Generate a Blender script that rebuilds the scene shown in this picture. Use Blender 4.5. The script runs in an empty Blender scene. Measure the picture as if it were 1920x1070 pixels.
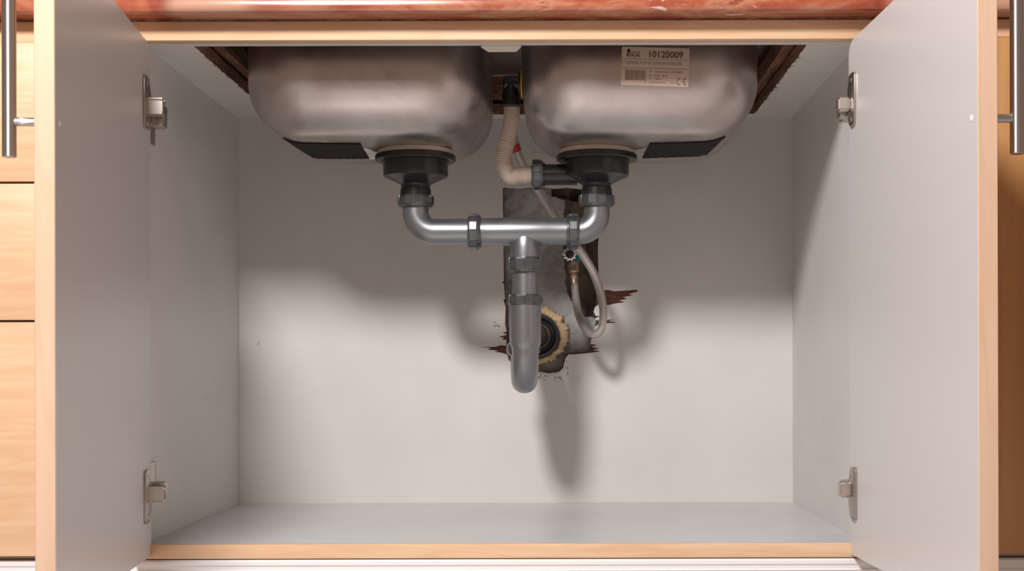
import bpy, bmesh, math, random
from mathutils import Vector, Matrix, noise
from mathutils.geometry import tessellate_polygon

random.seed(4)
sc = bpy.context.scene
COL = sc.collection

# ------------------------------------------------------------------ camera
F = 2527.0            # focal length in pixels of the 1920 px wide frame
VX, VY = 1052.0, 694.0  # where the optical axis meets the picture
CAMY, CAMZ = -1.8, 0.4
ROLL = 0.0028
cd = bpy.data.cameras.new('camera')
cam = bpy.data.objects.new('camera', cd)
COL.objects.link(cam)
cd.sensor_width = 36.0
cd.lens = F / 1920 * 36.0
cd.shift_x = (960 - VX) / 1920
cd.shift_y = (VY - 535) / 1920
cd.clip_start = 0.02
cam.matrix_world = Matrix.Translation((0, CAMY, CAMZ)) @ Matrix.Rotation(math.pi / 2, 4, 'X') @ Matrix.Rotation(-ROLL, 4, 'Z')
sc.camera = cam

# ------------------------------------------------------------------ light
sc.view_settings.view_transform = 'Standard'
sc.view_settings.look = 'None'
sc.view_settings.gamma = 1.0
sc.view_settings.exposure = 0.0
w = bpy.data.worlds.new('world')
sc.world = w
w.use_nodes = True
wb = w.node_tree.nodes['Background']
wb.inputs[0].default_value = (1.0, 0.69, 0.53, 1)
wb.inputs[1].default_value = 0.27

def area(name, loc, target, size, power, color, size_y=None):
    ld = bpy.data.lights.new(name, 'AREA')
    ld.shape = 'RECTANGLE' if size_y else 'DISK'
    ld.size = size
    if size_y: ld.size_y = size_y
    ld.energy = power
    ld.color = color
    o = bpy.data.objects.new(name, ld)
    COL.objects.link(o)
    o.location = loc
    d = Vector(target) - Vector(loc)
    o.rotation_euler = d.to_track_quat('-Z', 'Y').to_euler()
    return o

area('flash_light', (-0.55, -1.55, 1.72), (-0.05, 0.3, 0.5), 0.34, 52, (1.0, 0.985, 0.985))

# ------------------------------------------------------------------ helpers
def P(px, py, Y):
    """pixel of the photograph + depth behind the cabinet front -> point"""
    dx, dy = px - VX, py - VY
    ux, uy = dx - ROLL * dy, dy + ROLL * dx
    d = Y - CAMY
    return Vector((ux * d / F, Y, CAMZ - uy * d / F))

def PZ(px, py, z):
    """pixel + height -> point on that horizontal plane"""
    dx, dy = px - VX, py - VY
    ux, uy = dx - ROLL * dy, dy + ROLL * dx
    d = -(z - CAMZ) * F / uy
    return Vector((ux * d / F, d + CAMY, z))

WLOC = {}
def empty(name, label, cat, loc, group=None):
    o = bpy.data.objects.new(name, None)
    o.empty_display_size = 0.05
    COL.objects.link(o)
    o.location = loc
    WLOC[o] = Vector(loc)
    o['label'] = label
    o['category'] = cat
    if group: o['group'] = group
    return o

def obj(name, bm, mats, parent=None, label=None, cat=None, kind=None, smooth=35, at=None):
    if not isinstance(mats, (list, tuple)): mats = [mats]
    bmesh.ops.recalc_face_normals(bm, faces=bm.faces)
    c = Vector(at) if at is not None else None
    if c is None:
        lo = Vector((1e9,) * 3); hi = Vector((-1e9,) * 3)
        for v in bm.verts:
            for i in range(3):
                lo[i] = min(lo[i], v.co[i]); hi[i] = max(hi[i], v.co[i])
        c = (lo + hi) / 2
    for v in bm.verts: v.co -= c
    me = bpy.data.meshes.new(name)
    bm.to_mesh(me); bm.free()
    for m in mats: me.materials.append(m)
    if smooth:
        for p in me.polygons: p.use_smooth = True
        me.set_sharp_from_angle(angle=math.radians(smooth))
    o = bpy.data.objects.new(name, me)
    COL.objects.link(o)
    WLOC[o] = c
    if parent is not None:
        o.parent = parent
        o.location = c - WLOC[parent]
    else:
        o.location = c
    if label: o['label'] = label
    if cat: o['category'] = cat
    if kind: o['kind'] = kind
    return o

def box(bm, x0, x1, y0, y1, z0, z1, bev=0.0, seg=2):
    r = bmesh.ops.create_cube(bm, size=1.0)
    vs = r['verts']
    for v in vs:
        v.co = Vector((x0 if v.co.x < 0 else x1, y0 if v.co.y < 0 else y1, z0 if v.co.z < 0 else z1))
    if bev > 0:
        es = list({e for v in vs for e in v.link_edges})
        bmesh.ops.bevel(bm, geom=es, offset=bev, segments=seg, affect='EDGES', profile=0.5)

def B(*a, **k):
    bm = bmesh.new(); box(bm, *a, **k); return bm

def frame_for(d):
    d = Vector(d).normalized()
    a = Vector((0, 0, 1)) if abs(d.z) < 0.9 else Vector((0, 1, 0))
    u = d.cross(a).normalized()
    return d, u, d.cross(u).normalized()

def lathe(bm, origin, axis, prof, seg=48, cap=True, section=None):
    """prof: list of (radius, t along axis)."""
    o = Vector(origin)
    d, u, v = frame_for(axis)
    rings = []
    sec = section or [(2 * math.pi * i / seg, 1.0) for i in range(seg)]
    for r, t in prof:
        rings.append([bm.verts.new(o + d * t + (u * math.cos(a) + v * math.sin(a)) * r * k) for a, k in sec])
    n = len(sec)
    for a, b in zip(rings, rings[1:]):
        for i in range(n):
            bm.faces.new((a[i], a[(i + 1) % n], b[(i + 1) % n], b[i]))
    if cap:
        bm.faces.new(rings[0]); bm.faces.new(list(reversed(rings[-1])))

def nut_section(n=12, groove=0.035, gw=0.10):
    s = []
    st = 2 * math.pi / n
    for i in range(n):
        a = i * st
        s.append((a - st * gw * 0.5, 1 - groove))
        s.append((a + st * gw * 0.5, 1 - groove))
        s.append((a + st * gw * 0.9, 1.0))
        s.append((a + st * (1 - gw * 0.9), 1.0))
    return s

def nut(bm, origin, axis, r, h, n=12):
    lathe(bm, origin, axis, [(r * .80, 0), (r * .90, h * .04), (r * .93, h * .2)], 48)
    lathe(bm, origin, axis, [(r * .86, h * .16), (r * .97, h * .2), (r, h * .30), (r, h * .82), (r * .96, h * .96), (r * .84, h)], section=nut_section(n))

def catmull(pts, n=10):
    pts = [Vector(p) for p in pts]
    out = []
    for i in range(len(pts) - 1):
        p0 = pts[max(i - 1, 0)]; p1 = pts[i]; p2 = pts[i + 1]; p3 = pts[min(i + 2, len(pts) - 1)]
        for k in range(n):
            t = k / n
            out.append(0.5 * ((2 * p1) + (-p0 + p2) * t + (2 * p0 - 5 * p1 + 4 * p2 - p3) * t * t + (-p0 + 3 * p1 - 3 * p2 + p3) * t ** 3))
    out.append(pts[-1])
    return out

def resample(pts, step):
    out = [pts[0].copy()]; acc = 0.0
    for a, b in zip(pts, pts[1:]):
        L = (b - a).length
        if L < 1e-9: continue
        pos = step - acc
        while pos <= L:
            out.append(a + (b - a) * (pos / L)); pos += step
        acc = L - (pos - step)
    return out

def tube(bm, pts, rad, seg=32, cap=True):
    """rad: constant or function(i, n)."""
    pts = [Vector(p) for p in pts]
    n = len(pts)
    d0 = (pts[1] - pts[0]).normalized()
    _, u, v = frame_for(d0)
    rings = []
    prev = d0
    for i, p in enumerate(pts):
        d = (pts[min(i + 1, n - 1)] - pts[max(i - 1, 0)]).normalized()
        q = prev.rotation_difference(d)
        u = q @ u; v = q @ v; prev = d
        r = rad(i, n) if callable(rad) else rad
        rings.append([bm.verts.new(p + (u * math.cos(2 * math.pi * k / seg) + v * math.sin(2 * math.pi * k / seg)) * r) for k in range(seg)])
    for a, b in zip(rings, rings[1:]):
        for i in range(seg):
            bm.faces.new((a[i], a[(i + 1) % seg], b[(i + 1) % seg], b[i]))
    if cap:
        bm.faces.new(rings[0]); bm.faces.new(list(reversed(rings[-1])))

def arc(c, a, b, r, t0, t1, n=12):
    c, a, b = Vector(c), Vector(a), Vector(b)
    return [c + a * (r * math.cos(t0 + (t1 - t0) * i / n)) + b * (r * math.sin(t0 + (t1 - t0) * i / n)) for i in range(n + 1)]

def slab(bm, loops, thick, mat_side=0, mat_front=0, mat_back=0):
    """planar polygon with holes (loops of Vectors, first the outline) pushed along the vector thick."""
    th = Vector(thick)
    flat = [p for l in loops for p in l]
    tris = tessellate_polygon(loops)
    A = [bm.verts.new(p) for p in flat]
    Bv = [bm.verts.new(p + th) for p in flat]
    for t in tris:
        try:
            f = bm.faces.new([A[i] for i in t]); f.material_index = mat_front
            f = bm.faces.new([Bv[i] for i in reversed(t)]); f.material_index = mat_back
        except ValueError:
            pass
    k = 0
    for l in loops:
        n = len(l)
        for i in range(n):
            a, b = k + i, k + (i + 1) % n
            f = bm.faces.new((A[a], A[b], Bv[b], Bv[a])); f.material_index = mat_side
        k += n

def rrect(cx, cy, hx, hy, r, z, n=10):
    out = []
    for (sx, sy, a0) in ((1, 1, 0), (-1, 1, 90), (-1, -1, 180), (1, -1, 270)):
        for i in range(n + 1):
            a = math.radians(a0 + 90 * i / n)
            out.append(Vector((cx + sx * (hx - r) + r * math.cos(a), cy + sy * (hy - r) + r * math.sin(a), z)))
    return out

# ------------------------------------------------------------------ materials
def mat(name, color=(.8, .8, .8), rough=0.5, metal=0.0, spec=0.5, coat=0.0, trans=0.0, bump=None, fn=None, aniso=0):
    m = bpy.data.materials.new(name)
    m.use_nodes = True
    nt = m.node_tree
    b = nt.nodes['Principled BSDF']
    b.inputs['Base Color'].default_value = (*color, 1)
    b.inputs['Roughness'].default_value = rough
    b.inputs['Metallic'].default_value = metal
    b.inputs['Specular IOR Level'].default_value = spec
    b.inputs['Coat Weight'].default_value = coat
    b.inputs['Transmission Weight'].default_value = trans
    if fn: fn(nt, b)
    if bump:
        sc_, st = bump[:2]
        t = coords(nt, bump[2] if len(bump) > 2 else (1, 1, 1))
        n = nt.nodes.new('ShaderNodeTexNoise'); n.inputs['Scale'].default_value = sc_
        n.inputs['Detail'].default_value = 4
        nt.links.new(t, n.inputs['Vector'])
        bp = nt.nodes.new('ShaderNodeBump'); bp.inputs['Strength'].default_value = st; bp.inputs['Distance'].default_value = 0.002
        nt.links.new(n.outputs['Fac'], bp.inputs['Height'])
        nt.links.new(bp.outputs['Normal'], b.inputs['Normal'])
    return m

def coords(nt, scale=(1, 1, 1), rot=(0, 0, 0)):
    tc = nt.nodes.new('ShaderNodeTexCoord')
    mp = nt.nodes.new('ShaderNodeMapping')
    mp.inputs['Scale'].default_value = scale
    mp.inputs['Rotation'].default_value = rot
    nt.links.new(tc.outputs['Object'], mp.inputs['Vector'])
    return mp.outputs['Vector']

def ramp(nt, fac, stops):
    r = nt.nodes.new('ShaderNodeValToRGB')
    el = r.color_ramp.elements
    while len(el) < len(stops): el.new(0.5)
    for e, (p, c) in zip(el, stops):
        e.position = p; e.color = (*c, 1) if len(c) == 3 else c
    nt.links.new(fac, r.inputs['Fac'])
    return r.outputs['Color']

def noise_tex(nt, vec, scale, detail=4, rough=0.5, dist=0.0):
    n = nt.nodes.new('ShaderNodeTexNoise')
    n.inputs['Scale'].default_value = scale; n.inputs['Detail'].default_value = detail
    n.inputs['Roughness'].default_value = rough; n.inputs['Distortion'].default_value = dist
    nt.links.new(vec, n.inputs['Vector'])
    return n.outputs['Fac']

def mixc(nt, fac, a, b, mode='MIX'):
    m = nt.nodes.new('ShaderNodeMix'); m.data_type = 'RGBA'; m.blend_type = mode
    if isinstance(fac, float): m.inputs[0].default_value = fac
    else: nt.links.new(fac, m.inputs[0])
    for s, v in ((6, a), (7, b)):
        if isinstance(v, tuple): m.inputs[s].default_value = (*v, 1)
        else: nt.links.new(v, m.inputs[s])
    return m.outputs[2]

def laminate(name, c, stain=0.04, rough=0.42, specks=True):
    def fn(nt, b):
        v = coords(nt)
        n1 = noise_tex(nt, v, 5, 5, .6)
        a = tuple(x * (1 - stain) for x in c); d = tuple(min(1, x * (1 + stain)) for x in c)
        col = ramp(nt, n1, [(.3, a), (.7, d)])
        if specks:
            n2 = noise_tex(nt, v, 46, 2, .5)
            f = ramp(nt, n2, [(.745, (0, 0, 0)), (.79, (.55, .55, .55))])
            col = mixc(nt, f, col, (c[0] * .62, c[1] * .55, c[2] * .5))
        nt.links.new(col, b.inputs['Base Color'])
        n3 = noise_tex(nt, v, 9, 4, .6)
        r = ramp(nt, n3, [(.3, (rough * .85,) * 3), (.7, (rough * 1.15,) * 3)])
        nt.links.new(r, b.inputs['Roughness'])
    return mat(name, c, rough, fn=fn, spec=.4)

def wood(name, light, dark, axis='X', rough=0.38, scale=1.0):
    def fn(nt, b):
        s = {'X': (2.0, 22, 30), 'Z': (30, 22, 2.0)}[axis]
        v = coords(nt, tuple(k * scale for k in s))
        n1 = noise_tex(nt, v, 1.6, 6, .6, .6)
        v2 = coords(nt, tuple(k * scale for k in ({'X': (1.2, 9, 12), 'Z': (12, 9, 1.2)}[axis])))
        n2 = noise_tex(nt, v2, 1.0, 3, .5, 1.5)
        wv = nt.nodes.new('ShaderNodeMath'); wv.operation = 'MULTIPLY'; wv.inputs[1].default_value = 55.0
        nt.links.new(n2, wv.inputs[0])
        sn = nt.nodes.new('ShaderNodeMath'); sn.operation = 'SINE'
        nt.links.new(wv.outputs[0], sn.inputs[0])
        c1 = ramp(nt, n1, [(.30, dark), (.62, light)])
        f = ramp(nt, sn.outputs[0], [(.2, (0, 0, 0)), (1.0, (.42, .42, .42))])
        col = mixc(nt, f, c1, dark)
        v3 = coords(nt, {'X': (14, 60, 160), 'Z': (160, 60, 14)}[axis])
        n3 = noise_tex(nt, v3, .55, 1, .3)
        f3 = ramp(nt, n3, [(.80, (0, 0, 0)), (.84, (.6, .6, .6))])
        col = mixc(nt, f3, col, tuple(x * .4 for x in dark))
        nt.links.new(col, b.inputs['Base Color'])
    return mat(name, light, rough, fn=fn, spec=.45)

LAM = (.65, .62, .59)
M = {}
M['laminate'] = laminate('grey_laminate', LAM)
M['laminate_door'] = mat('door_laminate', (.61, .575, .565), .33, spec=.4)
M['maple'] = wood('maple_wood', (.77, .53, .34), (.68, .41, .235), 'X')
M['maple_edge'] = wood('maple_edge', (.70, .49, .345), (.63, .41, .27), 'Z', scale=.6)
M['maple_shaded'] = wood('maple_vertical_shaded', (.55, .28, .11), (.45, .21, .07), 'Z', scale=.5)  # upright maple grain, shadow of the open sink door put into the colour
M['chip'] = mat('raw_chipboard', (.11, .05, .025), .85, bump=(160, .8), fn=lambda nt, b: nt.links.new(
    ramp(nt, noise_tex(nt, coords(nt, (12, 2.5, 70)), 4, 5, .7), [(.35, (.09, .04, .022)), (.5, (.20, .09, .05)), (.68, (.42, .21, .12))]), b.inputs['Base Color']))
M['fibre'] = mat('torn_fibreboard', (.16, .055, .022), .9, fn=lambda nt, b: nt.links.new(
    ramp(nt, noise_tex(nt, coords(nt, (10, 10, 90)), 6, 4, .7), [(.35, (.05, .018, .010)), (.65, (.14, .052, .028))]), b.inputs['Base Color']))

def steel_fn(nt, b):
    v = coords(nt)
    n = noise_tex(nt, v, 7, 5, .6, .4)
    col = ramp(nt, n, [(.3, (.50, .43, .405)), (.5, (.60, .545, .525)), (.72, (.67, .625, .61))])
    s = noise_tex(nt, v, 22, 3, .5, .3)
    f = ramp(nt, s, [(.62, (0, 0, 0)), (.70, (.45, .45, .45))])
    col = mixc(nt, f, col, (.36, .32, .30))
    nt.links.new(col, b.inputs['Base Color'])
    r = ramp(nt, noise_tex(nt, v, 12, 4, .6), [(.3, (.30,) * 3), (.7, (.40,) * 3)])
    nt.links.new(r, b.inputs['Roughness'])
M['steel'] = mat('stainless_steel', (.6, .57, .55), .35, 1.0, fn=steel_fn)
M['bar'] = mat('brushed_bar_steel', (.55, .53, .52), .40, 1.0)
M['bar'].node_tree.nodes['Principled BSDF'].inputs['Anisotropic'].default_value = .9
M['bar'].node_tree.nodes['Principled BSDF'].inputs['Anisotropic Rotation'].default_value = .25
M['nickel'] = mat('nickel_hinge', (.50, .45, .41), .33, 1.0, bump=(300, .1))
M['nickel_light'] = mat('polished_nickel', (.66, .60, .55), .30, 1.0)
M['brass'] = mat('worn_brass', (.55, .40, .29), .35, .9)
M['chrome'] = mat('chrome', (.82, .81, .80), .30, 1.0)
M['pvc'] = mat('silver_grey_pvc', (.27, .275, .29), .34, .85, spec=.6)
M['pvc_nut'] = mat('grey_nut_plastic', (.135, .138, .145), .27, .75, spec=.6)
M['dark'] = mat('dark_grey_plastic', (.020, .021, .022), .26, 0, spec=.45)
M['black'] = mat('black_plastic', (.016, .015, .015), .4)
M['rubber'] = mat('black_rubber', (.035, .037, .04), .38)
M['gasket'] = mat('pale_gasket', (.62, .50, .40), .5)
M['hose'] = mat('beige_corrugated_plastic', (.56, .46, .38), .42, spec=.5)
M['pad'] = mat('bitumen_pad', (.018, .015, .015), .7, spec=.15, fn=None, bump=(60, .4, (1, 6, 1)))
M['yellow'] = mat('yellow_washer', (.75, .45, .03), .45)
M['red'] = mat('red_plastic', (.55, .02, .03), .4)
M['teal'] = mat('teal_plastic', (.01, .20, .24), .4)
M['clear'] = mat('clear_sleeve', (1, .98, .96), .10, trans=1.0, spec=.6)
M['clear'].node_tree.nodes['Principled BSDF'].inputs['IOR'].default_value = 1.22
M['braid'] = mat('steel_braid', (.62, .57, .54), .34, .5, bump=(500, .3))
M['foam'] = mat('tan_foam', (.62, .45, .27), .9, bump=(120, .9))
M['paper'] = mat('sticker_paper', (.53, .405, .325), .55)
M['ink'] = mat('brown_ink', (.14, .075, .05), .6)
M['ink_soft'] = mat('faded_ink', (.22, .13, .09), .6)
M['paint'] = mat('white_painted_board', (.82, .79, .78), .32)
M['dirt'] = mat('old_plaster', (.21, .155, .12), .95, bump=(40, 1.0))
M['clip'] = mat('beige_metal_plate', (.80, .74, .64), .45, .2)
M['cement'] = mat('rough_cement', (.30, .285, .28), .9, bump=(60, .9), fn=lambda nt, b: nt.links.new(
    ramp(nt, noise_tex(nt, coords(nt), 14, 6, .65, .6), [(.3, (.25, .23, .22)), (.5, (.34, .325, .315)), (.7, (.44, .43, .42))]), b.inputs['Base Color']))
M['plaster'] = mat('wall_plaster', (.45, .42, .39), .9, bump=(30, .5))
M['tile'] = mat('kitchen_floor', (.7, .66, .63), .3, fn=lambda nt, b: nt.links.new(
    ramp(nt, noise_tex(nt, coords(nt, (1, 4, 1)), 5, 4, .6), [(.3, (.66, .62, .60)), (.7, (.76, .73, .71))]), b.inputs['Base Color']))

def marble_fn(nt, b):
    v = coords(nt, (.7, 2.2, 2.2))
    n = noise_tex(nt, v, 6.5, 8, .62, 1.1)
    col = ramp(nt, n, [(.30, (.13, .014, .010)), (.42, (.27, .05, .027)), (.52, (.37, .10, .050)), (.60, (.46, .20, .115)), (.66, (.26, .045, .028)), (.78, (.64, .45, .35))])
    n2 = noise_tex(nt, coords(nt, (2, 1, 1)), 1.3, 2, .5, .5)
    f = ramp(nt, n2, [(.54, (0, 0, 0)), (.60, (.6, .6, .6))])
    col = mixc(nt, f, col, (.60, .38, .26))
    n3 = noise_tex(nt, v, 30, 4, .6, 1.0)
    f3 = ramp(nt, n3, [(.66, (0, 0, 0)), (.70, (.6, .6, .6))])
    col = mixc(nt, f3, col, (.80, .66, .58))
    nt.links.new(col, b.inputs['Base Color'])
M['marble'] = mat('red_marble', (.5, .2, .1), .16, fn=marble_fn, spec=.6, coat=.3)

# ------------------------------------------------------------------ key sizes
ZF, ZC = 0.1694, 0.8395          # inner floor and inner top of the sink cabinet
XL, XR = -0.5608, 0.4036         # inner faces of its sides
YB = 0.55                        # front of its back panel
XMIN, XMAX = -1.10, 0.95

# ------------------------------------------------------------------ setting
obj('floor', B(-2.6, 2.6, -4.2, 0.68, -0.05, 0.0), M['tile'], kind='structure')

# cement and plaster wall behind the cabinets, rough where the hole shows it
bm = bmesh.new()
gx0, gx1, gz0, gz1 = -0.13, 0.09, 0.36, 0.75
nx, nz = 110, 195
cav_edge = [(330, 1150), (345, 1072), (380, 1060), (440, 1054), (500, 1060), (545, 1063), (560, 1070), (575, 1076), (590, 1085), (600, 1150)]
def edge_at(py):
    for (a, xa), (b_, xb) in zip(cav_edge, cav_edge[1:]):
        if a <= py <= b_: return xa + (xb - xa) * (py - a) / (b_ - a)
    return 1400
grid = {}
for i in range(nx + 1):
    for j in range(nz + 1):
        x = gx0 + (gx1 - gx0) * i / nx; z = gz0 + (gz1 - gz0) * j / nz
        d = 0.575 - CAMY
        px, py = VX + x * F / d, VY - (z - CAMZ) * F / d
        y = 0.572 + 0.006 * noise.noise(Vector((x * 22, 3, z * 22))) + 0.0022 * noise.noise(Vector((x * 90, 9, z * 90)))
        e = edge_at(py) + 5 * noise.noise(Vector((1, py * .05, 2)))
        c = 0
        t = (px - e) / 9.0
        if t > 0:
            y += 0.034 * min(1, t) + .01 * noise.noise(Vector((x * 60, 5, z * 40))); c = 1
        # broken plaster top
        e2 = 372 + 10 * noise.noise(Vector((px * .06, 7, 1)))
        if 1035 < px < 1100 and py < e2:
            y += 0.03 * min(1, (e2 - py) / 8); c = 1
        edge = min(i, nx - i, j, nz - j)
        if edge < 3: y = 0.578
        grid[i, j] = (bm.verts.new((x, y, z)), c)
for i in range(nx):
    for j in range(nz):
        q = [grid[i, j], grid[i + 1, j], grid[i + 1, j + 1], grid[i, j + 1]]
        f = bm.faces.new([a[0] for a in q])
        f.material_index = 1 if sum(a[1] for a in q) >= 2 else 0
fx = [Vector((-2.2, .578, 0)), Vector((2.2, .578, 0)), Vector((2.2, .578, 2.5)), Vector((-2.2, .578, 2.5))]
hx = [Vector((gx0, .578, gz0)), Vector((gx1, .578, gz0)), Vector((gx1, .578, gz1)), Vector((gx0, .578, gz1))]
vs = [bm.verts.new(p) for p in fx + hx]
for t in tessellate_polygon([fx, hx]):
    f = bm.faces.new([vs[i] for i in t]); f.material_index = 2
bk = [bm.verts.new((p.x, .68, p.z)) for p in fx]
bm.faces.new(bk).material_index = 2
for i in range(4):
    bm.faces.new((vs[i], vs[(i + 1) % 4], bk[(i + 1) % 4], bk[i])).material_index = 2
obj('wall_back', bm, [M['cement'], M['dirt'], M['plaster']], kind='structure', smooth=60)

# ------------------------------------------------------------------ toe kick
bm = bmesh.new()
prof = [(y - .0225, z) for y, z in ((0.020, 0.0), (0.012, 0.004), (0.012, 0.1325), (0.0105, 0.1345), (0.012, 0.1365), (0.012, 0.1405), (0.010, 0.1425), (0.010, 0.1470), (0.012, 0.1493), (0.030, 0.1493), (0.030, 0.0))]
A = [bm.verts.new((XMIN, y, z)) for y, z in prof]; Bv = [bm.verts.new((XMAX, y, z)) for y, z in prof]
for i in range(len(prof)):
    j = (i + 1) % len(prof)
    bm.faces.new((A[i], A[j], Bv[j], Bv[i]))
bm.faces.new(A); bm.faces.new(list(reversed(Bv)))
obj('toe_kick', bm, M['paint'], label='white painted plinth board running along the bottom under all the cabinets', cat='plinth', smooth=25)

# ------------------------------------------------------------------ sink cabinet
cab = empty('sink_cabinet', 'open sink cabinet with grey laminate inside and both doors swung out', 'cabinet', (-0.08, 0.28, 0.15))
T = 0.018
def carcass_side(x0, x1):
    return B(x0, x1, 0.0, YB + .008, 0.1505, 0.858, bev=.0006, seg=1)
obj('side_panel', carcass_side(XL - T, XL), M['laminate'], cab)
obj('side_panel', carcass_side(XR, XR + T), M['laminate'], cab)
obj('bottom_panel', B(XL, XR, 0.0, YB, ZF - .0185, ZF, bev=.0004, seg=1), laminate('floor_laminate', (.56, .57, .565), .05, .34), cab)
# maple edge strip of the bottom panel
obj('edge_strip', B(XL - T, XR + T, -0.009, -0.0003, ZF - .0188, ZF + .0004, bev=.0008), M['maple'], cab, label='maple edge strip along the cabinet floor')
obj('front_rail', B(XL - T, XR + T, -0.009, 0.0078, ZC, 0.8648, bev=.0006), M['maple'], cab, label='maple rail under the countertop')

# top panel with the ragged cut-out for the sink
cx0, cx1, cy0, cy1 = -0.4955, 0.334, 0.024, 0.515
def ragged(seed, x0, x1, y0, y1, amp, z, n=70):
    pts = []
    def seg_(a, b, k):
        for i in range(k):
            t = i / k
            p = Vector(a).lerp(Vector(b), t)
            nrm = (Vector(b) - Vector(a)).normalized(); nrm = Vector((-nrm.y, nrm.x, 0))
            jit = noise.noise(Vector((p.x * 60, p.y * 60, seed))) * amp
            if i == 0: jit = 0
            pts.append(p + nrm * jit)
    seg_((x0, y0, z), (x1, y0, z), 12); seg_((x1, y0, z), (x1, y1, z), n); seg_((x1, y1, z), (x0, y1, z), 30); seg_((x0, y1, z), (x0, y0, z), n)
    return pts
outer = [Vector((XL, 0.008, ZC)), Vector((XR, 0.008, ZC)), Vector((XR, YB, ZC)), Vector((XL, YB, ZC))]
bm = bmesh.new()
slab(bm, [outer, ragged(3, cx0, cx1, cy0, cy1, .0022, ZC)], (0, 0, .0182), mat_side=1)
top = obj('top_panel', bm, [M['laminate'], M['chip']], cab, smooth=30)
# splinters along the cut
bm = bmesh.new()
for k in range(46):
    right = random.random() < .72
    y = random.uniform(.06, .44)
    x = cx1 if right else cx0
    s = 1 if right else -1
    L = random.uniform(.003, .011) * (1 if right else .6); a = random.uniform(-.9, .9)
    p0 = Vector((x - s * .001, y, ZC - .0002)); dr = Vector((s * math.cos(a), math.sin(a), -random.uniform(0, .4)))
    wv = Vector((-dr.y, dr.x, 0)).normalized() * random.uniform(.0004, .0011)
    v = [bm.verts.new(p0 - wv), bm.verts.new(p0 + wv), bm.verts.new(p0 + dr * L), bm.verts.new(p0 + Vector((0, 0, -.0008)))]
    for t in ((0, 1, 2), (0, 3, 2), (1, 3, 2), (0, 1, 3)): bm.faces.new([v[i] for i in t])
sp = obj('splinter', bm, M['chip'], top, label='splintered raw edge of the sink cut-out', smooth=0)
sp['kind'] = 'stuff'

# back panel: white skin torn away over a brown fibre core
def ring(pts, Y): return [P(x, y, Y) for x, y in pts]
hole_skin = [(943, 352), (975, 354), (1010, 351), (1040, 354), (1062, 352), (1090, 355), (1122, 351), (1123, 420), (1121, 470), (1123, 545),
    (1140, 543), (1152, 546), (1193, 543), (1197, 546), (1178, 551), (1187, 553), (1168, 557), (1177, 560), (1160, 563), (1172, 566), (1152, 569), (1140, 572), (1122, 571),
    (1116, 575), (1113, 584), (1117, 592), (1127, 592), (1117, 596), (1116, 600), (1152, 599), (1140, 602), (1158, 604), (1138, 606), (1122, 608), (1116, 611),
    (1112, 622), (1108, 640), (1107, 645), (1120, 646), (1109, 650), (1124, 653), (1112, 656), (1127, 658), (1108, 661), (1098, 662), (1080, 664), (1066, 664),
    (1060, 672), (1056, 690), (1048, 697), (1030, 700), (1014, 697), (1000, 699), (980, 692), (962, 684), (954, 674), (951, 664),
    (940, 661), (928, 659), (934, 657), (914, 655), (921, 652), (897, 650), (928, 650), (940, 647), (949, 648), (950, 637), (940, 636), (946, 633), (934, 631), (949, 628),
    (950, 626), (943, 624), (950, 621), (947, 606), (948, 575), (944, 562), (947, 560), (945, 531), (940, 529), (945, 527), (944, 470), (946, 440), (943, 400)]
hole_core = [(944, 353), (1120, 353), (1121, 470), (1120, 545), (1117, 560), (1118, 600), (1112, 625), (1107, 648), (1103, 660), (1066, 661), (1056, 664), (1054, 688), (1046, 695), (1030, 697), (1000, 696), (962, 682), (955, 672), (953, 650), (951, 620), (948, 560), (945, 470), (944, 400)]
Yc = YB + .0011
bm = bmesh.new()
o1 = [Vector((XL, YB, ZF)), Vector((XR, YB, ZF)), Vector((XR, YB, ZC)), Vector((XL, YB, ZC))]
slab(bm, [o1, ring(hole_skin, YB)], (0, .0009, 0), mat_side=1)
backp = obj('back_panel', bm, [M['laminate'], M['fibre']], cab, smooth=0)
bm = bmesh.new()
slab(bm, [[p + Vector((0, .0011, 0)) for p in o1], ring(hole_core, Yc)], (0, .005, 0))
obj('fibre_core', bm, M['fibre'], backp, label='brown torn fibreboard behind the grey skin', smooth=0)
# loose crumbs and frayed skin around the hole
bm = bmesh.new()
for k in range(34):
    if k < 20: px, py = random.uniform(1000, 1052), random.uniform(698, 712)
    elif k < 26: px, py = random.uniform(924, 936), random.uniform(602, 612)
    else: px, py = random.uniform(1056, 1066), random.uniform(672, 704)
    p = P(px, py, YB - .0006); L = random.uniform(.0015, .005); a = random.uniform(-.5, .5) if k < 26 else random.uniform(1, 2)
    dr = Vector((math.cos(a), 0, math.sin(a))); n_ = Vector((-dr.z, 0, dr.x)) * random.uniform(.0004, .0012)
    v = [bm.verts.new(p), bm.verts.new(p + dr * L * .5 + n_), bm.verts.new(p + dr * L), bm.verts.new(p + dr * L * .5 - n_), bm.verts.new(p + dr * L * .5 - Vector((0, .0012, 0)))]
    for t in ((0, 1, 4), (1, 2, 4), (2, 3, 4), (3, 0, 4), (0, 1, 2, 3)): bm.faces.new([v[i] for i in t])
fr = obj('frayed_edge', bm, M['dirt'], backp, smooth=0); fr['kind'] = 'stuff'

# little beige plate under the rail
bm = bmesh.new()
pl = [Vector((-.107, .0185, ZC - .0035)), Vector((-.0525, .0185, ZC - .0035)), Vector((-.0605, .046, ZC - .0035)), Vector((-.0985, .046, ZC - .0035))]
slab(bm, [pl], (0, 0, .0020)); box(bm, -.105, -.0545, .0190, .0215, ZC - .0016, ZC - .0001)
obj('catch_plate', bm, M['clip'], cab, label='beige plate under the middle of the rail')

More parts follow.
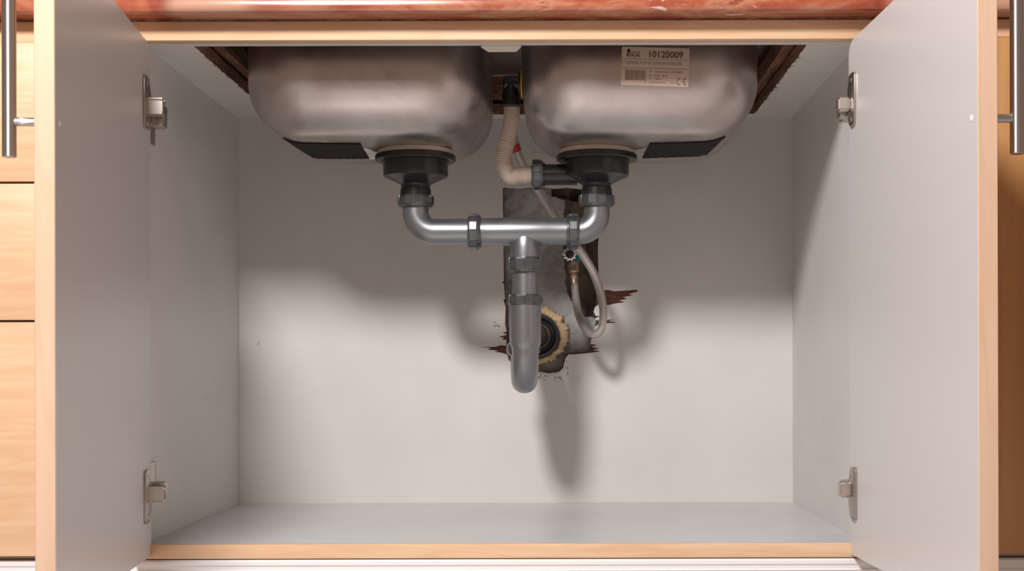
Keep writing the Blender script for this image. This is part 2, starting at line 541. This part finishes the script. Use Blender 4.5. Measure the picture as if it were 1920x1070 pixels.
# doors ---------------------------------------------------------------
def door(hx, hy, ux, uy, W, side):
    """hx,hy: inner face at the hinge; (ux,uy): direction to the free edge; side -1 left, +1 right."""
    u = Vector((ux, uy, 0)).normalized()
    n = Vector((u.y, -u.x, 0)) * (-side)      # outward normal
    if n.x * side < 0: n = -n
    base = Vector((hx, hy, 0))
    z0, z1, th, r = .155, .8345, .0195, .017
    def pt(s, t, z): return base + u * s + n * t + Vector((0, 0, z))
    out = [pt(0, 0, z0), pt(W - .0012, 0, z0), pt(W - .0012, 0, z1)]
    for i in range(9):
        a = math.radians(90 + 90 * i / 8)
        out.append(pt(r * 1.6 + r * 1.6 * math.cos(a), 0, z1 - r + r * math.sin(a)))
    bm = bmesh.new()
    slab(bm, [out], n * th, mat_side=1, mat_front=0, mat_back=1)
    d = obj('door', bm, [M['laminate_door'], M['maple_edge']], cab,
            label='cabinet door opened to the %s with pale grey inner face' % ('left' if side < 0 else 'right'), smooth=30)
    bm = bmesh.new()
    e = [pt(W - .0011, -.0002, z0), pt(W - .0011, th + .0002, z0), pt(W, th - .0006, z0), pt(W, .0006, z0)]
    slab(bm, [e], (0, 0, z1 - z0))
    obj('edge_band', bm, M['maple_edge'], d, label='maple edge of the door')
    # bar handle on the outer face
    s = W - .0185
    so = .0285 if side < 0 else .026
    bm = bmesh.new()
    c = pt(s, th + so, 0)
    R = .0068
    lathe(bm, c + Vector((0, 0, .6115)), (0, 0, 1), [(R * .9, 0), (R, .0006), (R, .2194), (R * .9, .22)], 32)
    for zz in (.6465, .7965):
        lathe(bm, pt(s, th - .0002, zz), n, [(.0042, 0), (.0042, so)], 24)
    obj('handle', bm, M['bar'], d, label='brushed steel bar handle')
    # white cap of the handle screw on the inner face
    bm = bmesh.new()
    lathe(bm, pt(s, .0002, .6465), -n, [(.0035, 0), (.0033, .0008), (.0015, .0014)], 20)
    obj('screw_cap', bm, M['paint'], d)
    return pt, u, n

LD = door(-.5463, -.005, .109, -.994, .482, -1)
RD = door(.3843, -.005, .0417, -.9991, .4894, 1)

def hinge(D, side, zc, flip, s0, s1, za, c0, c1):
    pt, u, n = D
    ptv = lambda a, t, z: pt(a, t, zc + z)
    def tbox(bm, a0, a1, t0, t1, z0, z1, bev=.0008):
        r = bmesh.ops.create_cube(bm, size=1.0)['verts']
        for v in r:
            v.co = ptv(a0 if v.co.x < 0 else a1, t0 if v.co.y < 0 else t1, z0 if v.co.z < 0 else z1)
        bmesh.ops.bevel(bm, geom=list({e for v in r for e in v.link_edges}), offset=bev, segments=2, affect='EDGES')
    # cup plate lying on the door's inner face
    bm = bmesh.new()
    W = s1 - s0
    o = [(.25, .0340), (.45, .0345), (.90, .0345), (1.0, .031), (1.0, -.031), (.90, -.0345), (.45, -.0345), (.25, -.032), (.0, -.014), (.0, .014)]
    slab(bm, [[ptv(s0 + W * a, -.0002, z) for a, z in o]], -n * .0030)
    bmesh.ops.bevel(bm, geom=[e for e in bm.edges], offset=.0004, segments=1, affect='EDGES')
    for zz in (-.026, .026):
        lathe(bm, ptv(s0 + W * .6, -.0028, zz), -n, [(.0034, 0), (.0026, .0012), (.001, .0012)], 16)
    plate = obj('hinge', bm, M['nickel'], cab, label='nickel hinge, %s %s' % ('upper' if zc > .5 else 'lower', 'left' if side < 0 else 'right'))
    bm = bmesh.new()
    tbox(bm, s0 + W * .12, s0 + W * .55, -.0195, -.0028, za - .0085, za + .0085, .0022)
    obj('arm', bm, M['nickel_light'], plate)
    bm = bmesh.new()
    X = XL if side < 0 else XR
    s = -side
    def mb(a0, a1, y0, y1, z0, z1, bev=.001):
        box(bm, min(X + s * a0, X + s * a1), max(X + s * a0, X + s * a1), y0, y1, zc + z0, zc + z1, bev)
    mb(.0003, .0030, .030, .056, -.028 + flip * .012, .028 + flip * .012, .001)
    mb(.0028, .0215, .004, .050, (c0 + c1) / 2 - .010, (c0 + c1) / 2 + .010, .003)
    mb(.0150, .0315, -.004, .018, c0, c1, .0032)
    obj('mounting_plate', bm, M['nickel'], plate)
hinge(LD, -1, .7505, -1, .010, .050, -.003, -.024, .006)
hinge(LD, -1, .2365, 1, .010, .050, .002, -.009, .016)
hinge(RD, 1, .7545, -1, .004, .037, -.005, -.018, .005)
hinge(RD, 1, .2370, 1, .004, .037, .004, -.008, .013)

# ------------------------------------------------------------------ neighbours
dc = empty('drawer_cabinet', 'pale maple drawer cabinet standing beside the opened door and its bar handle, drawers shut', 'cabinet', (-.84, .28, .15))
xr = XL - T - .0008
obj('body', B(XMIN, xr, 0.0, .556, .1505, .858, bev=.0006), M['laminate'], dc)
obj('front_rail', B(XMIN, xr, -.009, -.0002, .8372, .8648, bev=.0005), M['maple'], dc)
for z0, z1 in ((.1565, .4655), (.4685, .6485), (.6515, .8345)):
    obj('drawer_front', B(XMIN + .001, xr - .001, -.0200, -.0005, z0, z1, bev=.0008), M['maple'], dc)
rc = empty('side_cabinet', 'wooden cabinet with shade painted into its front, beyond the door that stands bright grey, its own door shut', 'cabinet', (.69, .28, .15))
xl = XR + T + .0008
obj('body', B(xl, XMAX, 0.0, .556, .1505, .858, bev=.0006), M['laminate'], rc)
obj('front_rail', B(xl, XMAX, -.009, -.0002, .8415, .8648, bev=.0005), M['maple'], rc)
obj('door', B(xl + .001, XMAX - .001, -.0200, -.0005, .1565, .8385, bev=.0008), M['maple_shaded'], rc)

# ------------------------------------------------------------------ countertop
ct = empty('countertop', 'red and cream marble countertop with rounded front edge above the cabinets', 'countertop', (-.08, .27, .866))
bm = bmesh.new()
prof = [(-.0095, .867)] + [(-.038 + .008 * math.cos(math.radians(-90 - 90 * i / 8)), .8750 + .0080 * math.sin(math.radians(-90 - 90 * i / 8))) for i in range(9)] + [(-.016 + .030 * math.cos(math.radians(180 - 90 * i / 14)), .8760 + .0300 * math.sin(math.radians(180 - 90 * i / 14))) for i in range(15)] + [(-.0095, .906)]
A = [bm.verts.new((XMIN, y, z)) for y, z in prof]; Bv = [bm.verts.new((XMAX, y, z)) for y, z in prof]
for i in range(len(prof)):
    j = (i + 1) % len(prof)
    bm.faces.new((A[i], A[j], Bv[j], Bv[i]))
bm.faces.new(A); bm.faces.new(list(reversed(Bv)))
obj('nosing', bm, M['marble'], ct, smooth=50)
hx0, hx1, hy0, hy1 = -.484, .322, .034, .505
o = [Vector((XMIN, -.0092, .891)), Vector((XMAX, -.0092, .891)), Vector((XMAX, .57, .891)), Vector((XMIN, .57, .891))]
h_ = [Vector((hx0 - .012, hy0 - .01, .891)), Vector((hx1 + .012, hy0 - .01, .891)), Vector((hx1 + .012, hy1 + .015, .891)), Vector((hx0 - .012, hy1 + .015, .891))]
bm = bmesh.new(); slab(bm, [o, h_], (0, 0, .015)); obj('slab', bm, M['marble'], ct, smooth=30)
o = [p - Vector((0, 0, .0255)) for p in o]
bm = bmesh.new(); slab(bm, [o, [Vector((p.x, p.y, .8655)) for p in ragged(8, hx0, hx1, hy0, hy1, .002, .8655, 40)]], (0, 0, .0250))
obj('substrate', bm, M['chip'], ct, label='dark brown chipboard under the marble', smooth=30)

# ------------------------------------------------------------------ sink
sink = empty('kitchen_sink', 'double-bowl stainless steel sink seen from below, hanging under the countertop', 'sink', (-.083, .27, .738))
ZB, RF, RC = .738, .075, .092
BY0, BY1 = .07, .47
BOWLS = [(-.4514, -.1096), (-.0558, .2854)]
def bowl(x0, x1, drain):
    cx, cy = (x0 + x1) / 2, (BY0 + BY1) / 2
    hxx, hyy = (x1 - x0) / 2, (BY1 - BY0) / 2
    bm = bmesh.new()
    rings = []
    levels = [(0, .9065), (0, .895), (0, .87), (0, .84), (0, .82)]
    for i in range(0, 19):
        a = math.radians(90 * i / 18)
        levels.append((RF * (1 - math.cos(a)), ZB + RF - RF * math.sin(a)))
    levels += [(RF + .012, ZB)]
    for s, z in levels:
        r = max(RC - s, .004)
        rings.append([bm.verts.new(p) for p in rrect(cx, cy, hxx - s, hyy - s, r, z, 12)])
    n = len(rings[0])
    for a, b in zip(rings, rings[1:]):
        for i in range(n):
            bm.faces.new((a[i], a[(i + 1) % n], b[(i + 1) % n], b[i]))
    # floor with the drain opening
    loop = [v.co.copy() for v in rings[-1]]
    hole = [Vector((drain + .044 * math.cos(2 * math.pi * k / 40), .27 + .044 * math.sin(2 * math.pi * k / 40), ZB)) for k in range(40)]
    hv = [bm.verts.new(p) for p in hole]
    allv = rings[-1] + hv
    for t in tessellate_polygon([loop, hole]):
        try: bm.faces.new([allv[i] for i in t])
        except ValueError: pass
    ob = obj('bowl', bm, M['steel'], sink, smooth=40)
    md = ob.modifiers.new('thickness', 'SOLIDIFY'); md.thickness = .0009; md.offset = 1 if False else 0
    return ob
bowls = [bowl(*BOWLS[0], -.222), bowl(*BOWLS[1], .055)]
o = [Vector((-.515, .014, .9070)), Vector((.350, .014, .9070)), Vector((.350, .530, .9070)), Vector((-.515, .530, .9070))]
bm = bmesh.new()
slab(bm, [o] + [rrect((a + b) / 2, .27, (b - a) / 2 - .001, .199, RC - .001, .9070, 12) for a, b in BOWLS], (0, 0, .0012))
obj('rim', bm, M['steel'], sink, smooth=30)

def bowl_z(k, x, y):
    x0, x1 = BOWLS[k]
    cx, cy = (x0 + x1) / 2, (BY0 + BY1) / 2
    qx = abs(x - cx) - ((x1 - x0) / 2 - RC); qy = abs(y - cy) - ((BY1 - BY0) / 2 - RC)
    sd = math.hypot(max(qx, 0), max(qy, 0)) + min(max(qx, qy), 0) - RC
    s = -sd
    if s >= RF: return ZB
    s = max(s, 0)
    return ZB + RF - math.sqrt(max(0, RF * RF - (RF - s) ** 2))

def pad(k, corners):
    """dark sound deadening pad stuck to the bowl bottom"""
    bm = bmesh.new(); N = 22; g = {}
    for i in range(N + 1):
        for j in range(N + 1):
            a = corners[0].lerp(corners[1], i / N); b = corners[3].lerp(corners[2], i / N)
            p = a.lerp(b, j / N)
            z = bowl_z(k, p.x, p.y)
            for q, off in ((0, .0005), (1, .0026)):
                g[i, j, q] = bm.verts.new((p.x, p.y, z - off + (.0003 * math.sin(i * 2.2) if q else 0)))
    for i in range(N):
        for j in range(N):
            for q in (0, 1):
                bm.faces.new((g[i, j, q], g[i + 1, j, q], g[i + 1, j + 1, q], g[i, j + 1, q]))
    for i in range(N):
        for (a, b) in (((i, 0), (i + 1, 0)), ((i, N), (i + 1, N)), ((0, i), (0, i + 1)), ((N, i), (N, i + 1))):
            bm.faces.new((g[a[0], a[1], 0], g[b[0], b[1], 0], g[b[0], b[1], 1], g[a[0], a[1], 1]))
    obj('sound_pad', bm, M['pad'], bowls[k], label='dark sound-deadening pad', smooth=30)
pad(0, [Vector((-.410, .19, 0)), Vector((-.297, .198, 0)), Vector((-.303, .336, 0)), Vector((-.392, .332, 0))])
pad(1, [Vector((.133, .205, 0)), Vector((.243, .185, 0)), Vector((.230, .318, 0)), Vector((.130, .338, 0))])

# sticker on the second bowl --------------------------------------------
SX, SZ, SA = .1317, .8208, math.radians(-1.8)
def on_front(a, b, off):
    x = SX + a * math.cos(SA) - b * math.sin(SA)
    z = SZ + a * math.sin(SA) + b * math.cos(SA)
    y, nz_, ny_ = BY0, 0, -1
    if z < ZB + RF:
        hgt = ZB + RF - z
        c = math.sqrt(max(0, RF * RF - hgt * hgt))
        y = BY0 + RF - c
        ny_, nz_ = -c / RF, -hgt / RF
    return Vector((x, y + ny_ * (off + .0006), z + nz_ * (off + .0006)))
SW, SH = .0468, .0263
bm = bmesh.new(); N = 24; g = {}
for i in range(2):
    for j in range(N + 1):
        for q, off in ((0, .0001), (1, .0006)):
            g[i, j, q] = bm.verts.new(on_front(-SW + 2 * SW * i, -SH + 2 * SH * j / N, off))
for j in range(N):
    for q in (0, 1): bm.faces.new((g[0, j, q], g[1, j, q], g[1, j + 1, q], g[0, j + 1, q]))
    for i in (0, 1): bm.faces.new((g[i, j, 0], g[i, j + 1, 0], g[i, j + 1, 1], g[i, j, 1]))
for j in (0, N): bm.faces.new((g[0, j, 0], g[1, j, 0], g[1, j, 1], g[0, j, 1]))
sticker = obj('product_label', bm, M['paper'], bowls[1], label='beige paper sticker printed 10120009', smooth=30)

def ink_text(bm, s, a0, b0, wd, ht, bold=0.0, off=.00075):
    cu = bpy.data.curves.new('t', 'FONT'); cu.body = s; cu.size = 1; cu.offset = bold; cu.resolution_u = 3
    ob = bpy.data.objects.new('t', cu); COL.objects.link(ob)
    dg = bpy.context.evaluated_depsgraph_get(); dg.update()
    me = ob.evaluated_get(dg).to_mesh()
    vs = [v.co.copy() for v in me.vertices]; fs = [tuple(p.vertices) for p in me.polygons]
    ob.evaluated_get(dg).to_mesh_clear()
    bpy.data.objects.remove(ob); bpy.data.curves.remove(cu)
    x0 = min(v.x for v in vs); x1 = max(v.x for v in vs); y0 = min(v.y for v in vs); y1 = max(v.y for v in vs)
    nv = [bm.verts.new(on_front(a0 + (v.x - x0) / (x1 - x0) * wd, b0 + (v.y - y0) / (y1 - y0) * ht, off)) for v in vs]
    for f in fs:
        try: bm.faces.new([nv[i] for i in f])
        except ValueError: pass
def ink_rect(bm, a0, b0, a1, b1, off=.00075, skew=0, n=6):
    prev = None
    for j in range(n + 1):
        b = b0 + (b1 - b0) * j / n; sk = skew * (b - b0)
        cur = [bm.verts.new(on_front(a0 + sk, b, off)), bm.verts.new(on_front(a1 + sk, b, off))]
        if prev: bm.faces.new((prev[0], prev[1], cur[1], cur[0]))
        prev = cur
def sub(name, bm, m):
    return obj(name, bm, m, bowls[1], smooth=0)
# label fractions (u to the right, v downwards) measured on the photograph
U = lambda u: -SW + 2 * SW * u
V = lambda v: SH - 2 * SH * v
bm = bmesh.new()
ink_text(bm, '10120009', U(.405), V(.275), 2 * SW * .505, 2 * SH * .185, .035)
sub('printed_number', bm, M['ink'])
bm = bmesh.new()
# logo: a tall slanted t whose bar runs over the other letters
ink_rect(bm, U(.070), V(.262), U(.100), V(.060), skew=.13)
ink_rect(bm, U(.085), V(.130), U(.118), V(.060), skew=.13)
ink_rect(bm, U(.105), V(.150), U(.262), V(.128), n=1)
ink_text(bm, 'EKA', U(.112), V(.262), 2 * SW * .145, 2 * SH * .085, .03)
ink_rect(bm, U(.250), V(.262), U(.262), V(.15))
sub('printed_logo', bm, M['ink'])
bm = bmesh.new()
ink_text(bm, 'C', U(.825), V(.965), 2 * SW * .05, 2 * SH * .18)
ink_text(bm, 'C', U(.918), V(.965), 2 * SW * .05, 2 * SH * .18)
ink_rect(bm, U(.925), V(.885), U(.960), V(.868), n=1)
sub('printed_mark', bm, M['ink'])
bm = bmesh.new()
for v in (.315, .555):
    ink_rect(bm, U(.01), V(v + .006), U(.985), V(v - .006), n=1)
ink_text(bm, 'F  UNIVERSO 79 2C GT (CORRUPAL/CARTON)', U(.012), V(.475), 2 * SW * .88, 2 * SH * .10, .01)
random.seed(11)
x = .06
while x < .33:
    wd = random.choice((.006, .010, .016, .022)); ink_rect(bm, U(x), V(.87), U(x + wd), V(.605)); x += wd + random.choice((.005, .008))
ink_rect(bm, U(.352), V(.93), U(.362), V(.605))
ink_text(bm, 'N\u00ba   05461046E  24224403', U(.415), V(.665), 2 * SW * .50, 2 * SH * .055, .01)
ink_text(bm, '04  12002   4620', U(.415), V(.765), 2 * SW * .27, 2 * SH * .05, .01)
ink_text(bm, '01   1 SERV', U(.415), V(.845), 2 * SW * .18, 2 * SH * .045, .01)
ink_rect(bm, U(.415), V(.918), U(.66), V(.905), n=1)
ink_rect(bm, U(.74), V(.918), U(.80), V(.905), n=1)
sub('fine_print', bm, M['ink_soft'])

# ------------------------------------------------------------------ drain pipework
YD = .27
dr = empty('drain_pipework', 'grey plastic drain pipes joining both sink bowls into one hanging trap', 'drain pipe', (-.055, YD, .364))
XA, XBd, ZP, XT = -.2225, .0555, .613, -.0549
RP = .0199
for xd in (XA, XBd):
    bm = bmesh.new()
    prof = [(.0195, .6600), (.0228, .6605), (.0228, .6800), (.0222, .6805), (.0222, .6835), (.0235, .6860), (.0485, .6975), (.0495, .6995), (.0500, .7190), (.0520, .7195), (.0520, .7205), (.0600, .7210), (.0618, .7225), (.0618, .7290), (.0600, .7305), (.040, .7305)]
    if xd == XA:
        lathe(bm, (xd, YD, 0), (0, 0, 1), prof, 72)
    else:
        lathe(bm, (xd, YD, 0), (0, 0, 1), prof, 72)
        # outlet for the overflow
        lathe(bm, (xd - .030, YD, .7005), (-1, 0, 0), [(.0160, 0), (.0160, .049), (.0185, .0495), (.0185, .053), (.0160, .0535), (.0160, .070)], 40)
    sb = obj('strainer_body', bm, M['dark'], dr, label='dark grey strainer body')
    bm = bmesh.new(); lathe(bm, (xd, YD, 0), (0, 0, 1), [(.045, .7307), (.0592, .7307), (.0600, .7318), (.0592, .7335), (.045, .7335)], 72)
    lathe(bm, (xd, YD, 0), (0, 0, 1), [(.045, .7337), (.0575, .7337), (.0582, .7350), (.0575, .7372), (.045, .7372)], 72)
    obj('gasket', bm, M['gasket'], sb, label='pale sealing ring')
    bm = bmesh.new(); lathe(bm, (xd, YD, 0), (0, 0, 1), [(.0150, .6650), (.0234, .6655), (.0238, .6700), (.0232, .6790), (.0150, .6795)], 48)
    obj('threaded_neck', bm, M['black'], sb)
# elbows
def elbow(xv, sgn, xend, R):
    pts = [Vector((xv, YD, .662)), Vector((xv, YD, ZP + R + .004))]
    c = Vector((xv + sgn * R, YD, ZP + R))
    pts += arc(c, (-sgn, 0, 0), (0, 0, -1), R, 0, math.pi / 2, 14)
    pts += [Vector((xend, YD, ZP))]
    bm = bmesh.new(); tube(bm, pts, RP, 48); return bm
obj('elbow', elbow(XA, 1, -.128, .030), M['pvc'], dr)
obj('elbow', elbow(XBd, -1, .018, .0275), M['pvc'], dr)
# tee
bm = bmesh.new()
lathe(bm, (-.125, YD, ZP), (1, 0, 0), [(.0200, 0), (.0208, .002), (.0210, .030), (.0216, .040), (.0218, .100), (.0212, .105), (.0210, .138), (.0195, .139)], 48)
lathe(bm, (XT, YD, ZP), (0, 0, -1), [(.0170, 0), (.0215, .014), (.0224, .024), (.0228, .036), (.0228, .048), (.0175, .049)], 48)
tee = obj('tee_pipe', bm, M['pvc'], dr)
# reinforcing fillet where branch meets run
def addnut(o, ax, r, h, n=12):
    bm = bmesh.new(); nut(bm, o, ax, r, h, n)
    return obj('coupling_nut', bm, M['pvc_nut'], dr, smooth=14)
for xd in (XA, XBd): addnut((xd, YD, .6505), (0, 0, 1), .0280, .0185)
addnut((-.1225, YD, ZP), (-1, 0, 0), .0278, .0195)
addnut((.0090, YD, ZP), (1, 0, 0), .0278, .0190)
addnut((XT, YD, .5500), (0, 0, 1), .0278, .0235)
addnut((XT, YD, .4975), (0, 0, 1), .0270, .0190)
addnut((XBd - .082, YD, .7005), (-1, 0, 0), .0235, .0170)
bm = bmesh.new()
lathe(bm, (XT, YD, .500), (0, 0, 1), [(.0165, 0), (.0196, .0003), (.0196, .0640), (.0165, .0643)], 48)
lathe(bm, (XT, YD, 0), (0, 0, 1), [(.0150, .5695), (.0205, .5695), (.0212, .575), (.0222, .578)], 48)
obj('tailpipe', bm, M['pvc'], dr)
# trap bend
RU = .045; ZU = .364 + .0205 + RU
bm = bmesh.new()
XW = -.041
lathe(bm, (XT, YD, 0), (0, 0, 1), [(.0203, ZU - .004), (.0205, ZU + .004), (.0228, .4385), (.0240, .4420), (.0242, .4450), (.0246, .5010), (.0205, .5015)], 48, cap=True)
pts = [Vector((XT, YD, ZU + .006))]
pts += arc((XT, YD + RU, ZU), (0, -1, 0), (0, 0, -1), RU, 0, math.pi, 24)
for i, p in enumerate(pts): p.x += -.0055 * max(0, (p.y - YD)) / .09
pts.append(Vector((XT - .0055, YD + 2 * RU, ZU + .010)))
tube(bm, pts, .0205, 48)
bend = obj('trap_bend', bm, M['pvc'], dr)
XU = XT - .0055; YU = YD + 2 * RU
bm = bmesh.new(); nut(bm, (XU, YU, .4240), (0, 0, 1), .0270, .020); obj('coupling_nut', bm, M['pvc_nut'], dr, smooth=14)
ZW = CAMZ + (VY - 630) * (.56 - CAMY) / F
pts = [Vector((XU, YU, ZU + .012))]
rr = ZW - (ZU + .016) if ZW - (ZU + .016) > .02 else .024
pts += arc((XU, YU + rr, ZW - rr), (0, -1, 0), (0, 0, 1), rr, 0, math.pi / 2, 10)
pts += [Vector((XW, .50, ZW)), Vector((XW, .560, ZW))]
bm = bmesh.new(); tube(bm, pts, .0190, 40)
obj('outlet_pipe', bm, M['dark'], dr)

# ------------------------------------------------------------------ wall socket with rubber cuff and foam
ws = empty('wall_drain_socket', 'black rubber wall drain collar set in tan foam behind the trap', 'drain socket', (XW, .566, ZW))
bm = bmesh.new()
prof = [(.0225, .560), (.0222, .546), (.0232, .542), (.0250, .5415), (.0262, .5440), (.0268, .5500), (.0290, .5500), (.0302, .5440), (.0330, .5405), (.0360, .5415), (.0378, .5450), (.0382, .5600), (.0225, .5610)]
lathe(bm, (XW, 0, ZW), (0, 1, 0), prof, 64, cap=False)
obj('rubber_collar', bm, M['rubber'], ws, smooth=50)
bm = bmesh.new()
lathe(bm, (XW, 0, ZW), (0, 1, 0), [(.0200, .545), (.0216, .5432), (.0222, .5455), (.0218, .560), (.0200, .560)], 64, cap=False)
obj('seal_ring', bm, M['gasket'], ws)
bm = bmesh.new(); K = 220; inner = []; rows = []
for q, (f, y) in enumerate(((0, .560), (.12, .5535), (.3, .552), (.5, .5525), (.7, .5520), (.88, .557), (1.0, .570))):
    row = []
    for k in range(K):
        a = 2 * math.pi * k / K
        R1 = .051 + .005 * noise.noise(Vector((math.cos(a) * 2, math.sin(a) * 2, 5))) + .004 * noise.noise(Vector((math.cos(a) * 5, math.sin(a) * 5, 1))) + .005 * noise.noise(Vector((math.cos(a) * 11, math.sin(a) * 11, 4))) * (1 + noise.noise(Vector((math.cos(a) * 3, math.sin(a) * 3, 8)))) + .0022 * noise.noise(Vector((math.cos(a) * 37, math.sin(a) * 37, 2)))
        R1 += .004 * max(0, math.cos(a - math.radians(25)))
        R1 -= .004 * max(0, -math.cos(a))
        r = .0375 + (R1 - .0375) * f
        yy = y + .0035 * noise.noise(Vector((r * math.cos(a) * 160, r * math.sin(a) * 160, 3.1)))
        row.append(bm.verts.new((XW + r * math.cos(a), yy, ZW + r * math.sin(a))))
    rows.append(row)
for a, b in zip(rows, rows[1:]):
    for k in range(K): bm.faces.new((a[k], a[(k + 1) % K], b[(k + 1) % K], b[k]))
obj('foam', bm, M['foam'], ws, smooth=60)

# ------------------------------------------------------------------ overflow hose
oh = empty('overflow_hose', 'beige corrugated overflow hose bending between the two sink bowls', 'hose', (-.075, .27, .69))
path = [P(x, y, .27) for x, y in ((999, 331), (988, 332), (972, 334), (957, 330), (948, 316), (944, 298), (948, 272), (955, 245), (959, 220), (960, 196))] + [P(958.5, 178, .262), P(958, 160, .255)]
path[0].z = path[1].z = .7005 ; path[2].z = .6995
path = resample(catmull(path, 16), .00050)
bm = bmesh.new()
nP = len(path)
def corr(i, n):
    t = i / n
    k = .5 + .5 * math.cos(2 * math.pi * i / 6.4)
    bend = 1.0 if .08 < t < .46 else .35
    if t > .85: bend = .15
    return .0126 - .0011 * k * bend + (.0006 if t < .5 else 0)
tube(bm, path, corr, 36)
obj('corrugated_tube', bm, M['hose'], oh, smooth=180)
top_ = path[-1]
bm = bmesh.new()
zc_ = .837
cxh = top_.x
lathe(bm, (cxh, .255, 0), (0, 0, 1), [(.010, .803), (.0134, .8035), (.0134, .822), (.0120, .824), (.0120, .838), (.009, .843), (.004, .846)], 36)
lathe(bm, (cxh - .012, .255, zc_), (1, 0, 0), [(.006, 0), (.0115, .002), (.0120, .006), (.0120, .026), (.010, .0265)], 36)
lathe(bm, (-.0645, .255, zc_), (1, 0, 0), [(.010, 0), (.0190, .0005), (.0200, .002), (.0200, .0035), (.015, .0040)], 40)
con = obj('overflow_elbow', bm, M['black'], oh, label='black elbow at the overflow')
bm = bmesh.new(); lathe(bm, (-.0603, .255, zc_), (1, 0, 0), [(.010, 0), (.0205, .0002), (.0212, .0015), (.0212, .0028), (.010, .0034)], 40)
obj('washer', bm, M['yellow'], con, label='yellow rubber washer')

# ------------------------------------------------------------------ stop valve
YV = .525
vc = P(1068, 478, YV)
sv = empty('stop_valve', 'small chrome water valve with a ribbed round knob on the broken wall', 'valve', vc)
bm = bmesh.new()
seg = []
NK = 10
sec = []
for k in range(NK * 6):
    a = 2 * math.pi * k / (NK * 6)
    sec.append((a, 1 + .13 * math.cos(NK * a)))
lathe(bm, vc + Vector((0, -.022, 0)), (0, 1, 0), [(.0062, .003), (.0078, 0), (.0108, .001), (.0118, .003), (.0118, .008), (.0100, .010), (.0070, .010)], section=sec, cap=False)
obj('knob', bm, M['chrome'], sv, label='chrome ribbed knob', smooth=30)
bm = bmesh.new()
lathe(bm, vc + Vector((0, -.0185, 0)), (0, 1, 0), [(.0020, -.0015), (.0076, 0), (.0076, .012), (.0055, .013), (.0055, .022), (.0085, .024), (.0085, .046), (.006, .048)], 32)
lathe(bm, vc + Vector((.004, .012, -.002)), (0, 0, -1), [(.0060, 0), (.0060, .018)], 24)
obj('valve_body', bm, M['black'], sv)
bm = bmesh.new(); lathe(bm, vc + Vector((.0125, -.004, -.006)), (0, 1, 0), [(.004, 0), (.0066, .001), (.0070, .006), (.005, .007)], 24)
obj('cap', bm, M['teal'], sv, label='teal marker cap')

# ------------------------------------------------------------------ supply hose
sh = empty('supply_hose', 'thin clear-sleeved water hose looping down behind the drain pipes to the valve', 'hose', P(1120, 632, .47))
hp = [(958, 215, .36), (962, 250, .37), (969, 282, .38), (985, 317, .39), (1012, 362, .41), (1044, 412, .42), (1068, 446, .42), (1090, 474, .42), (1112, 510, .43), (1126, 548, .435), (1131, 585, .435), (1128, 614, .435), (1115, 627, .44), (1099, 618, .455), (1086, 592, .48), (1080, 560, .505), (1077, 530, .515)]
pts = resample(catmull([P(*q) for q in hp], 14), .003)
bm = bmesh.new(); tube(bm, pts, .0068, 24)
obj('sleeve', bm, M['clear'], sh, smooth=180)
bm = bmesh.new(); tube(bm, pts, .0050, 20)
obj('inner_tube', bm, M['braid'], sh, smooth=180)
bm = bmesh.new()
e0 = P(1077, 534, .515); e1 = P(1074.5, 489, .525)
ax = (e1 - e0).normalized(); L = (e1 - e0).length
lathe(bm, e0, ax, [(.0050, 0), (.0062, .001), (.0062, L * .35), (.0052, L * .37), (.0052, L * .5)], 24)
lathe(bm, e0 + ax * L * .22, ax, [(.0066, 0), (.0072, .001), (.0072, L * .18), (.0066, L * .2)], 6)
lathe(bm, e0 + ax * L * .5, ax, [(.0080, 0), (.0090, .0015), (.0090, L * .40), (.0080, L * .43)], 6)
lathe(bm, e0 + ax * L * .9, ax, [(.0045, 0), (.0045, L * .1)], 20)
obj('end_fitting', bm, M['brass'], sh, label='worn brass end nut', smooth=20)
i0 = [i for i, p in enumerate(pts) if p.z < P(968, 268, .375).z][0]
bm = bmesh.new(); tube(bm, pts[i0:i0 + 5], .0074, 24); obj('marker_band', bm, M['red'], sh, label='red marker band')
